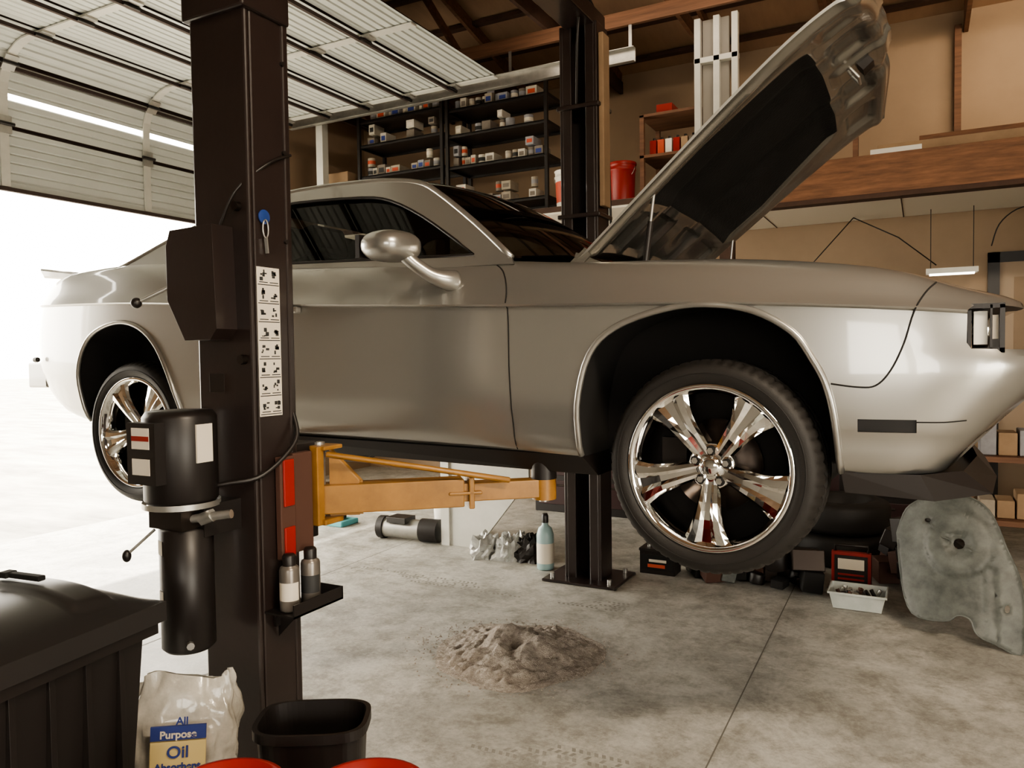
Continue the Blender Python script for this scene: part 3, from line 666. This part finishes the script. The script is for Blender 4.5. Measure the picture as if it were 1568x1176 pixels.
t=M(); t.box((.30,3.5,3.06),(1.9,3.9,3.27),CARD); t.box((.25,3.43,3.175),(.62,3.6,3.225),WHT); t.box((.6,3.6,3.275),(1.7,3.95,3.33),OSB); t.fin('stacked_boards',bevel=.004)
t=M(); t.box((.12,3.43,3.06),(.16,3.5,4.74),WOOD); t.box((.9,5.38,3.06),(.96,5.48,4.8),WOOD); t.fin('timber_studs')
t=M(); t.box((.66,5.05,2.34),(1.10,5.20,2.39),WHTM); t.box((.69,5.07,2.328),(1.07,5.18,2.34),SCREEN)
for x in (.7,1.06): t.cyl((x,5.12,2.39),(x,5.12,2.974),.004,BLK,6)
t.fin('fluorescent_light_fixture')
t=M(); t.tube([(.0,5.2,2.97),(-.5,5.15,2.4)],.006,BLK,6); t.tube([(.0,5.2,2.97),(.42,5.1,2.72),(.75,5.25,2.44)],.006,BLK,6); t.tube(smooth2([(1.62,5.3,2.97),(1.42,5.3,2.93),(1.28,5.3,2.8),(1.22,5.32,2.6)],4),.006,BLK,6); t.fin('hanging_cables')
t=M(); t.box((1.20,5.44,0),(1.30,5.49,2.55),BLK); t.box((2.1,5.44,0),(2.2,5.49,2.55),BLK); t.box((1.2,5.44,2.45),(2.2,5.49,2.55),BLK); t.box((1.3,5.46,0),(2.1,5.49,2.45),mat('door_leaf',(.40,.30,.21),.5)); t.box((1.42,5.45,1.3),(1.98,5.465,2.3),WALL); t.fin('door_1')
t=M()
for x in (.92,2.2):
    for y in (2.9,3.3): t.box((x-.04,y-.04,0),(x+.04,y+.04,1.35),WOOD)
for z in (.35,.8,1.3): t.box((.88,2.86,z),(2.24,3.34,z+.04),WOOD)
t.fin('wooden_rack',bevel=.003)
t=M()
for z in (.392,.842,1.342):
    x=1.0
    while x<2.0:
        w=random.uniform(.1,.2); hh=random.uniform(.12,.3); t.box((x,2.95,z),(x+w*.9,3.2,z+hh),random.choice([RED,BOXM[1],BOXM[3],CARD,BLK,BRN,BOXM[5]])); x+=w
t.fin('rack_supplies',bevel=.006)
def tyre(t,o,ax,R=.33,w=.22):
    t.lathe([(R*.62,0),(R*.8,-.01),(R*.95,.01),(R,.04),(R,w-.04),(R*.95,w-.01),(R*.8,w+.01),(R*.62,w),(R*.62,0)],o,ax,RUB,40)
t=M()
for i in range(3): tyre(t,(-1.0+.02*i,2.75,.012+i*.242),(0,0,1))
t.fin('stacked_tyres')
t=M()
for i in range(2): tyre(t,(.05+.03*i,2.85,.012+i*.242),(0,0,1),.35)
t.fin('stacked_tyres')
t=M(); t.box((-.60,2.62,0),(-.34,2.98,.40),BLK,taper=.9); t.box((-.62,2.60,.40),(-.32,3.0,.44),BRN); t.box((-.54,2.605,.2),(-.40,2.618,.3),LABEL); t.fin('storage_tote',bevel=.008)
t=M(); t.box((-2.9,3.6,0),(.6,4.3,.95),BLK); t.box((-2.95,3.55,.95),(.65,4.35,1.0),WOODD)
DRW=mat('drawer',(.03,.012,.012),.4)
for i in range(6):
    x=-2.85+i*.58
    for z in (.08,.38,.66): t.box((x,3.585,z),(x+.54,3.602,z+.25),DRW); t.box((x+.15,3.57,z+.19),(x+.39,3.588,z+.21),DISC)
t.fin('tool_cabinet',bevel=.005)
t=M(); random.seed(9)
for i in range(46):
    x=-.85+i*.026+random.uniform(-.03,.03); y=2.0+random.uniform(-.10,.22); s=random.uniform(.05,.12); a=random.uniform(0,3)
    if x>.0: x-=.5; y+=.12
    xf=Matrix.Translation((x,y,s*.55+(.12 if i%4==0 else 0)))@Matrix.Rotation(a,4,'Z')@Matrix.Rotation(random.uniform(-.3,.3),4,'X')
    m=random.choice([BLK,BLK,BRN,BLKM,DISC,GREYP,RED if i%7==0 else BLK])
    if i%3: t.box((-s,-s*.7,-s*.4),(s,s*.7,s*random.uniform(.4,1.6)),m,xf)
    else: t.lathe([(.001,-s*.5),(s*.8,-s*.5),(s*.8,s*.5),(s*.5,s*.6),(.001,s*.6)],(0,0,0),(0,0,1),m,20,xf=xf)
t.fin('scrap_parts_pile',bevel=.006)
t=M(); random.seed(3)
for i in range(26):
    x=.5+random.uniform(-.1,.45); y=2.15+random.uniform(-.1,.35); s=random.uniform(.05,.12); z=random.uniform(0,.35)
    xf=Matrix.Translation((x,y,s*.6+z))@Matrix.Rotation(random.uniform(0,3),4,'Z')@Matrix.Rotation(random.uniform(-.5,.5),4,'X')
    m=random.choice([BLK,BLK,BRN,DISC,BLKM])
    if i%3: t.box((-s,-s*.7,-s*.6),(s,s*.7,s),m,xf)
    else: t.lathe([(.001,-s*.5),(s*.8,-s*.5),(s*.8,s*.5),(s*.5,s*.6),(.001,s*.6)],(0,0,0),(0,0,1),m,20,xf=xf)
t.fin('engine_parts_pile',bevel=.006)
t=M(); t.box((-1.19,1.86,0),(-.93,2.02,.17),BLK); t.box((-1.18,1.855,.03),(-.94,1.86,.14),BLKM); t.box((-1.13,1.852,.05),(-1.0,1.856,.075),REDF); t.box((-1.12,1.852,.09),(-.99,1.856,.11),LABEL); t.box((-1.195,1.855,.165),(-.925,2.025,.185),BLK)
for x in (-1.14,-.99): t.cyl((x,1.93,.185),(x,1.93,.205),.014,STEEL,10)
t.fin('car_battery',bevel=.004)
t=M(); t.box((.10,1.98,.0),(.34,2.03,.27),RED); t.box((.10,2.03,0),(.34,2.08,.25),BLK); t.box((.12,1.972,.02),(.32,1.982,.25),BLK); t.box((.14,1.968,.16),(.30,1.974,.23),LABEL)
for i in range(4): t.box((.14,1.968,.03+i*.03),(.30,1.974,.042+i*.03),RED)
t.tube([(.12,2.02,.27),(.12,2.02,.31),(.32,2.02,.31),(.32,2.02,.27)],.01,BLK); t.fin('battery_charger',bevel=.008)
t=M(); x0,x1,y0,y1=.12,.44,1.60,1.84
def tray(t,x0,x1,y0,y1,h,m,tp=.85):
    cx,cy=(x0+x1)/2,(y0+y1)/2
    o=[(x0,y0),(x1,y0),(x1,y1),(x0,y1)]; bt=[(cx+(x-cx)*tp,cy+(y-cy)*tp,.004) for x,y in o]; tp_=[(x,y,h) for x,y in o]; rm=[(cx+(x-cx)*1.05,cy+(y-cy)*1.07,h) for x,y in o]; rd=[(a,b_,h-.012) for a,b_,c in rm]
    t.add(bt+tp_+rm+rd,[(0,1,2,3)]+[(i,(i+1)%4,4+(i+1)%4,4+i) for i in range(4)]+[(4+i,4+(i+1)%4,8+(i+1)%4,8+i) for i in range(4)]+[(8+i,8+(i+1)%4,12+(i+1)%4,12+i) for i in range(4)],m)
tray(t,x0,x1,y0,y1,.11,CLEARP)
for i in range(22):
    x=random.uniform(.17,.39);y=random.uniform(1.65,1.79); t.cyl((x,y,.03),(x+random.uniform(-.04,.04),y+random.uniform(-.03,.03),.10),.012,random.choice([STEEL,BLK,BRN]),8)
t.fin('clear_plastic_tray')
# fender liner leaning
LP=[(0,.50),(.04,.64),(.15,.72),(.33,.76),(.47,.69),(.56,.50),(.64,.30),(.66,0),(.57,.01),(.46,.06),(.42,.13),(.36,.14),(.30,.10),(.13,.10),(.05,.26)]
LPs=smooth2(LP+[LP[0]],4)[:-1]
def ly(x,z):
    dd=math.hypot(x-.34,z-.50)
    y=.40*z-.10*math.sin(min(max(x,0),.7)/.7*pi)
    y-=.022*sstep(.175,.16,dd)-.030*sstep(.07,.06,dd)
    y+=.014*sstep(.035,.02,abs(x-.5-.1*(.3-z)))*(z<.4)
    return y+.006*noise.noise(Vector((x*9,z*9,0)))
bm=bmesh.new(); V=[bm.verts.new((p[0],0,p[1])) for p in LPs]; E=[bm.edges.new((V[i],V[(i+1)%len(V)])) for i in range(len(V))]
hc=[[(.34+.028*math.cos(a),.50+.028*math.sin(a)) for a in [2*pi*i/14 for i in range(14)]],[(.17+.018*math.cos(a),.60+.012*math.sin(a)) for a in [2*pi*i/10 for i in range(10)]],[(.58+.012*math.cos(a),.2+.02*math.sin(a)) for a in [2*pi*i/10 for i in range(10)]]]
for H in hc:
    V=[bm.verts.new((p[0],0,p[1])) for p in H]; E+=[bm.edges.new((V[i],V[(i+1)%len(V)])) for i in range(len(V))]
bmesh.ops.triangle_fill(bm,use_beauty=True,edges=E)
for _ in range(4): bmesh.ops.subdivide_edges(bm,edges=[e for e in bm.edges if e.calc_length()>.028],cuts=1,use_grid_fill=False); bmesh.ops.triangulate(bm,faces=bm.faces)
for v in bm.verts:
    x,z=v.co.x,v.co.z; v.co=Vector((x,ly(x,z),z))
me=bpy.data.meshes.new('fender_liner'); bm.to_mesh(me); bm.free(); me.materials.append(GREYP); me.polygons.foreach_set('use_smooth',[True]*len(me.polygons))
LX=Matrix.Translation((.46,1.40,.014))@Matrix.Rotation(math.radians(-12),4,'Z')
lin=empty('fender_liner')
ob=bpy.data.objects.new('liner_sheet',me); SC.collection.objects.link(ob); sd=ob.modifiers.new('s','SOLIDIFY'); sd.thickness=.005; ob.matrix_world=LX; ob.parent=lin
t=M(); t.tube([LX@Vector((x,ly(x,z),z)) for x,z in LPs],.006,GREYP,6,True); t.fin('rolled_edge',lin)
t=M()
def pf(u,v):
    x=(u-.5)*1.25; y=(v-.5)*1.15; r=math.hypot(x/1.0,y/.95)
    an=math.atan2(y,x); R=.42+.08*noise.noise(Vector((math.cos(an)*1.5,math.sin(an)*1.5,3)))
    h=.09*max(0,1-r/R)**.9 + .055*math.exp(-((x+.10)**2+(y-.04)**2)/.010)+.06*math.exp(-((x-.12)**2+(y+.02)**2)/.008)
    h-=.06*math.exp(-((x-.02)**2+(y+.05)**2)/.004)
    h+= (.024*noise.noise(Vector((x*13,y*13,0)))+.014*noise.noise(Vector((x*36,y*36,5))))*(1 if r<R else 0)
    return (x-1.29,y+.13,max(h,0.0)+(.0015 if r<R+.05 else -.004))
t.grid(pf,120,110,SAND)
random.seed(2)
for i in range(1500):
    a=random.uniform(0,2*pi); r=.34+abs(random.gauss(0,.13)); s=random.uniform(.002,.006); x=-1.29+r*math.cos(a); y=.13+r*math.sin(a)*.9
    t.add([(x-s,y-s,0.001),(x+s,y-s,0.001),(x,y+s,0.001),(x,y,s*1.3)],[(0,1,3),(1,2,3),(2,0,3)],SAND)
t.fin('oil_absorbent_pile')
t=M(); t.cyl((-3.60,1.95,.10),(-3.05,2.0,.10),.085,STEEL,28); t.cyl((-3.62,1.95,.10),(-3.56,1.955,.10),.10,BLK,28); t.cyl((-3.2,1.985,.10),(-3.03,2.005,.10),.10,BLK,28); t.box((-3.5,1.87,.16),(-3.3,2.03,.21),BLK); t.fin('starter_motor',bevel=.003)
bucket('plastic_bucket',-3.15,2.35,0,.15,.38,mat('blue_plastic',(.10,.22,.32),.5),WHT,WHT)
t=M(); t.add([(-2.98,1.95,0),(-2.90,1.95,0),(-2.90,1.95,.95),(-2.98,1.95,.95),(-2.98,2.4,0),(-2.90,2.4,0),(-2.90,2.4,.95),(-2.98,2.4,.95)],[(0,1,2,3),(1,5,6,2),(0,4,7,3),(4,5,6,7),(3,2,6,7)],WHTM)
t.add([(-2.90,1.97,0),(-2.64,1.97,0),(-2.15,1.97,.6),(-2.15,1.97,.95),(-2.90,1.97,.95),(-2.90,2.0,0),(-2.64,2.0,0),(-2.15,2.0,.6),(-2.15,2.0,.95),(-2.90,2.0,.95)],[(0,1,2,3,4),(5,6,7,8,9),(0,1,6,5),(1,2,7,6),(2,3,8,7),(3,4,9,8)],WHTM)
t.fin('white_metal_cabinet_frame')
t=M()
for i,(x,y) in enumerate(((-2.45,1.78),(-2.25,1.80),(-2.08,1.84),(-2.20,1.9))):
    def f(u,v,x=x,y=y,i=i):
        th=u*2*pi; ph=v*pi/2; r=.12*(1+.45*noise.noise(Vector((math.cos(th)*2.2,math.sin(th)*2.2,ph*3+i*5))))
        return (x+r*math.cos(th)*math.cos(ph),y+r*math.sin(th)*math.cos(ph),r*1.5*math.sin(ph))
    t.grid(f,22,9,[FOIL,FOIL,BLK,FOIL][i],False)
t.fin('crumpled_plastic_bags')
t=M(); t.lathe([(.001,0),(.06,0),(.065,.01),(.065,.26),(.05,.31),(.025,.33),(.022,.36)],(-1.86,1.66,0),(0,0,1),mat('bottle_teal',(.30,.42,.42),.35),28); t.lathe([(.026,.35),(.026,.40),(.018,.42),(.001,.42)],(-1.86,1.66,0),(0,0,1),BLK,20); t.lathe([(.0655,.05),(.0655,.2)],(-1.86,1.66,0),(0,0,1),LABEL,28); t.fin('refrigerant_bottle')
t=M(); t.box((-4.6,2.1,0),(-4.2,2.35,.05),TEAL); t.box((-4.5,2.12,.05),(-4.3,2.3,.12),BLK); t.fin('tool_tray',bevel=.01)
# bin
t=M(); RZ=Matrix.Translation((-1.455,-2.475,0))@Matrix.Rotation(math.radians(8),4,'Z')
t.box((-.27,-.30,.06),(.27,.28,.90),BLK,RZ,taper=.82); t.box((-.295,-.325,.86),(.295,.305,.905),BLK,RZ); t.box((-.24,-.33,.80),(.24,-.3,.88),BLK,RZ)
LIDM=mat('bin_lid_plastic',(.022,.02,.019),.36)
def lid(u,v):
    a=u*2-1;c=v*2-1; z=.945+.075*(1-abs(a)**3)*(1-abs(c)**3.5)
    z+=.014*sstep(.84,.76,abs(a))*sstep(.20,.14,abs(abs(c)-.48))
    p=RZ@Vector((a*.31,c*.33-.01,z)); return tuple(p)
t.grid(lid,64,64,LIDM,True)
t.box((-.31,-.34,.893),(.31,.32,.946),LIDM,RZ)
for y in (-.2,-.1,0,.1,.2): t.box((.255,y-.008,.2),(.275,y+.008,.86),BLK,RZ)
for x in (-.27,.27):
    q=RZ@Vector((x-.03,-.24,.07)); q2=RZ@Vector((x+.03,-.24,.07)); t.cyl(q,q2,.07,RUB,20)
t.tube([RZ@Vector(p) for p in ((-.2,.30,.90),(-.2,.345,.90),(.2,.345,.90),(.2,.30,.90))],.014,BLK,10)
t.fin('wheeled_trash_bin',bevel=.008)
t=M(); t.bar(RZ@Vector((-.02,.13,1.0425)),RZ@Vector((.09,.13,1.0415)),.022,.014,BLKM); t.bar(RZ@Vector((-.05,.13,1.0425)),RZ@Vector((-.02,.13,1.0425)),.034,.016,BLKM); t.fin('box_cutter',bevel=.003)
# bag
bagp=empty('oil_absorbent_bag'); BX=Matrix.Translation((-1.345,-1.985,0))@Matrix.Rotation(math.radians(42),4,'Z')@Matrix.Rotation(math.radians(-2),4,'X')@Matrix.Rotation(math.radians(3),4,'Y')
t=M()
def bagf(u,v):
    a=u*2*pi; z=v
    w=.150*(1-.10*abs(2*z-1)**4)*(1-.5*max(0,z-.8)); d=.085*(1-z**5)*(1-.25*abs(2*z-1)**6)+.004
    cx=math.copysign(abs(math.cos(a))**.6,math.cos(a)); sy=math.copysign(abs(math.sin(a))**.8,math.sin(a))
    nn=noise.noise(Vector((cx*2.5,sy*2.5,z*7)))*.022+noise.noise(Vector((cx*6,sy*6,z*15)))*.013
    return tuple(BX@Vector(((w+nn)*cx,(d+nn*.6)*sy,z*.645+.03*math.cos(3*a)*max(0,z-.8)*2.5+.008)))
t.grid(bagf,72,70,BAGM); t.fin('bag_film',bagp)
def txt(s,x,z,size,m,par=bagp,y=-.112,X=BX):
    c=bpy.data.curves.new('label_text','FONT'); c.body=s; c.size=size; c.extrude=.0008; c.offset=.0008; c.align_x='CENTER'; c.materials.append(m)
    o=bpy.data.objects.new('label_text',c); SC.collection.objects.link(o); o.matrix_world=X@Matrix.Translation((x,y,z))@Matrix.Rotation(pi/2,4,'X'); o.parent=par
    return o
t=M(); t.box((-.075,-.108,.30),(.075,-.098,.50),YEL,BX); t.box((-.075,-.1095,.505),(.075,-.102,.545),INKB,BX); t.fin('label_panel',bagp)
txt('All',.01,.55,.03,INKB); txt('Purpose',0,.512,.030,LABEL); txt('Oil',0,.455,.048,INKB); txt('Absorbent',0,.42,.029,INKB); txt('Absorbente',0,.39,.025,INKB); txt('de Aceite',0,.36,.025,INKB); txt('100% Natural',0,.315,.018,INK); txt('Net Wt 33 lb',0,.27,.018,INK)
t=M()
def rr(a,w,d): return (w*math.copysign(abs(math.cos(a))**.55,math.cos(a)),d*math.copysign(abs(math.sin(a))**.55,math.sin(a)))
WX=Matrix.Translation((-.80,-1.98,0))@Matrix.Rotation(math.radians(30),4,'Z')
prof=[(.72,.0),(.74,.01),(.98,.62),(1.06,.625),(1.06,.65),(.97,.65),(.93,.6),(.7,.03),(.01,.03)]
def wb(u,v):
    f=v*(len(prof)-1); i=min(int(f+1e-6),len(prof)-2); a=f-i; k=prof[i][0]*(1-a)+prof[i+1][0]*a; z=prof[i][1]*(1-a)+prof[i+1][1]*a
    x,y=rr(u*2*pi,.14*k,.10*k); return tuple(WX@Vector((x,y,z)))
t.grid(wb,48,len(prof)-1,BLK,False); t.fin('waste_basket')
bucket('red_bucket',-.70,-2.37,0,.13,.665,RED,RED); bucket('red_bucket',-.42,-2.23,0,.13,.665,RED,RED)
# ================================================================= LIGHT
w=bpy.data.worlds.new('sky'); SC.world=w; w.use_nodes=True; bg=w.node_tree.nodes['Background']; bg.inputs[0].default_value=(1,.925,.80,1); bg.inputs[1].default_value=17
sl=bpy.data.lights.new('sun','SUN'); sl.energy=22; sl.angle=.02; sl.color=(1,.92,.80); so=bpy.data.objects.new('sun',sl); SC.collection.objects.link(so); so.rotation_euler=Vector((.62,-.12,-1)).to_track_quat('-Z','Y').to_euler()
def area(nm,loc,tgt,sx,sy,pw,col):
    l=bpy.data.lights.new(nm,'AREA'); l.shape='RECTANGLE'; l.size=sx; l.size_y=sy; l.energy=pw; l.color=col
    o=bpy.data.objects.new(nm,l); SC.collection.objects.link(o); o.location=loc; o.rotation_euler=(Vector(tgt)-Vector(loc)).to_track_quat('-Z','Y').to_euler(); return o
area('bay_light',(2.6,-3.0,4.3),(0.3,0.3,.4),1.6,.35,270,(1,.84,.64))
area('loft_light',(1.6,4.3,4.7),(1.2,5.2,3.6),1.2,.3,26,(1,.78,.54))
area('loft_light',(-1.5,2.9,4.6),(-1.5,4.4,3.6),2.4,.3,9,(1,.84,.66))
# ================================================================= CAMERA
cd=bpy.data.cameras.new('camera'); cd.sensor_width=36; cd.lens=1178/1568*36; cd.clip_start=.05; cd.clip_end=300
cam=bpy.data.objects.new('camera',cd); SC.collection.objects.link(cam); SC.camera=cam
R=Matrix.Rotation(math.radians(28),3,'Z')@Matrix.Rotation(math.radians(90-2.1),3,'X')@Matrix.Rotation(math.radians(-0.8),3,'Z')
cam.matrix_world=Matrix.Translation((.62,-3.5,1.6))@R.to_4x4()
SC.view_settings.view_transform='AgX'
SC.view_settings.look='AgX - Medium High Contrast'
SC.view_settings.exposure=-0.35
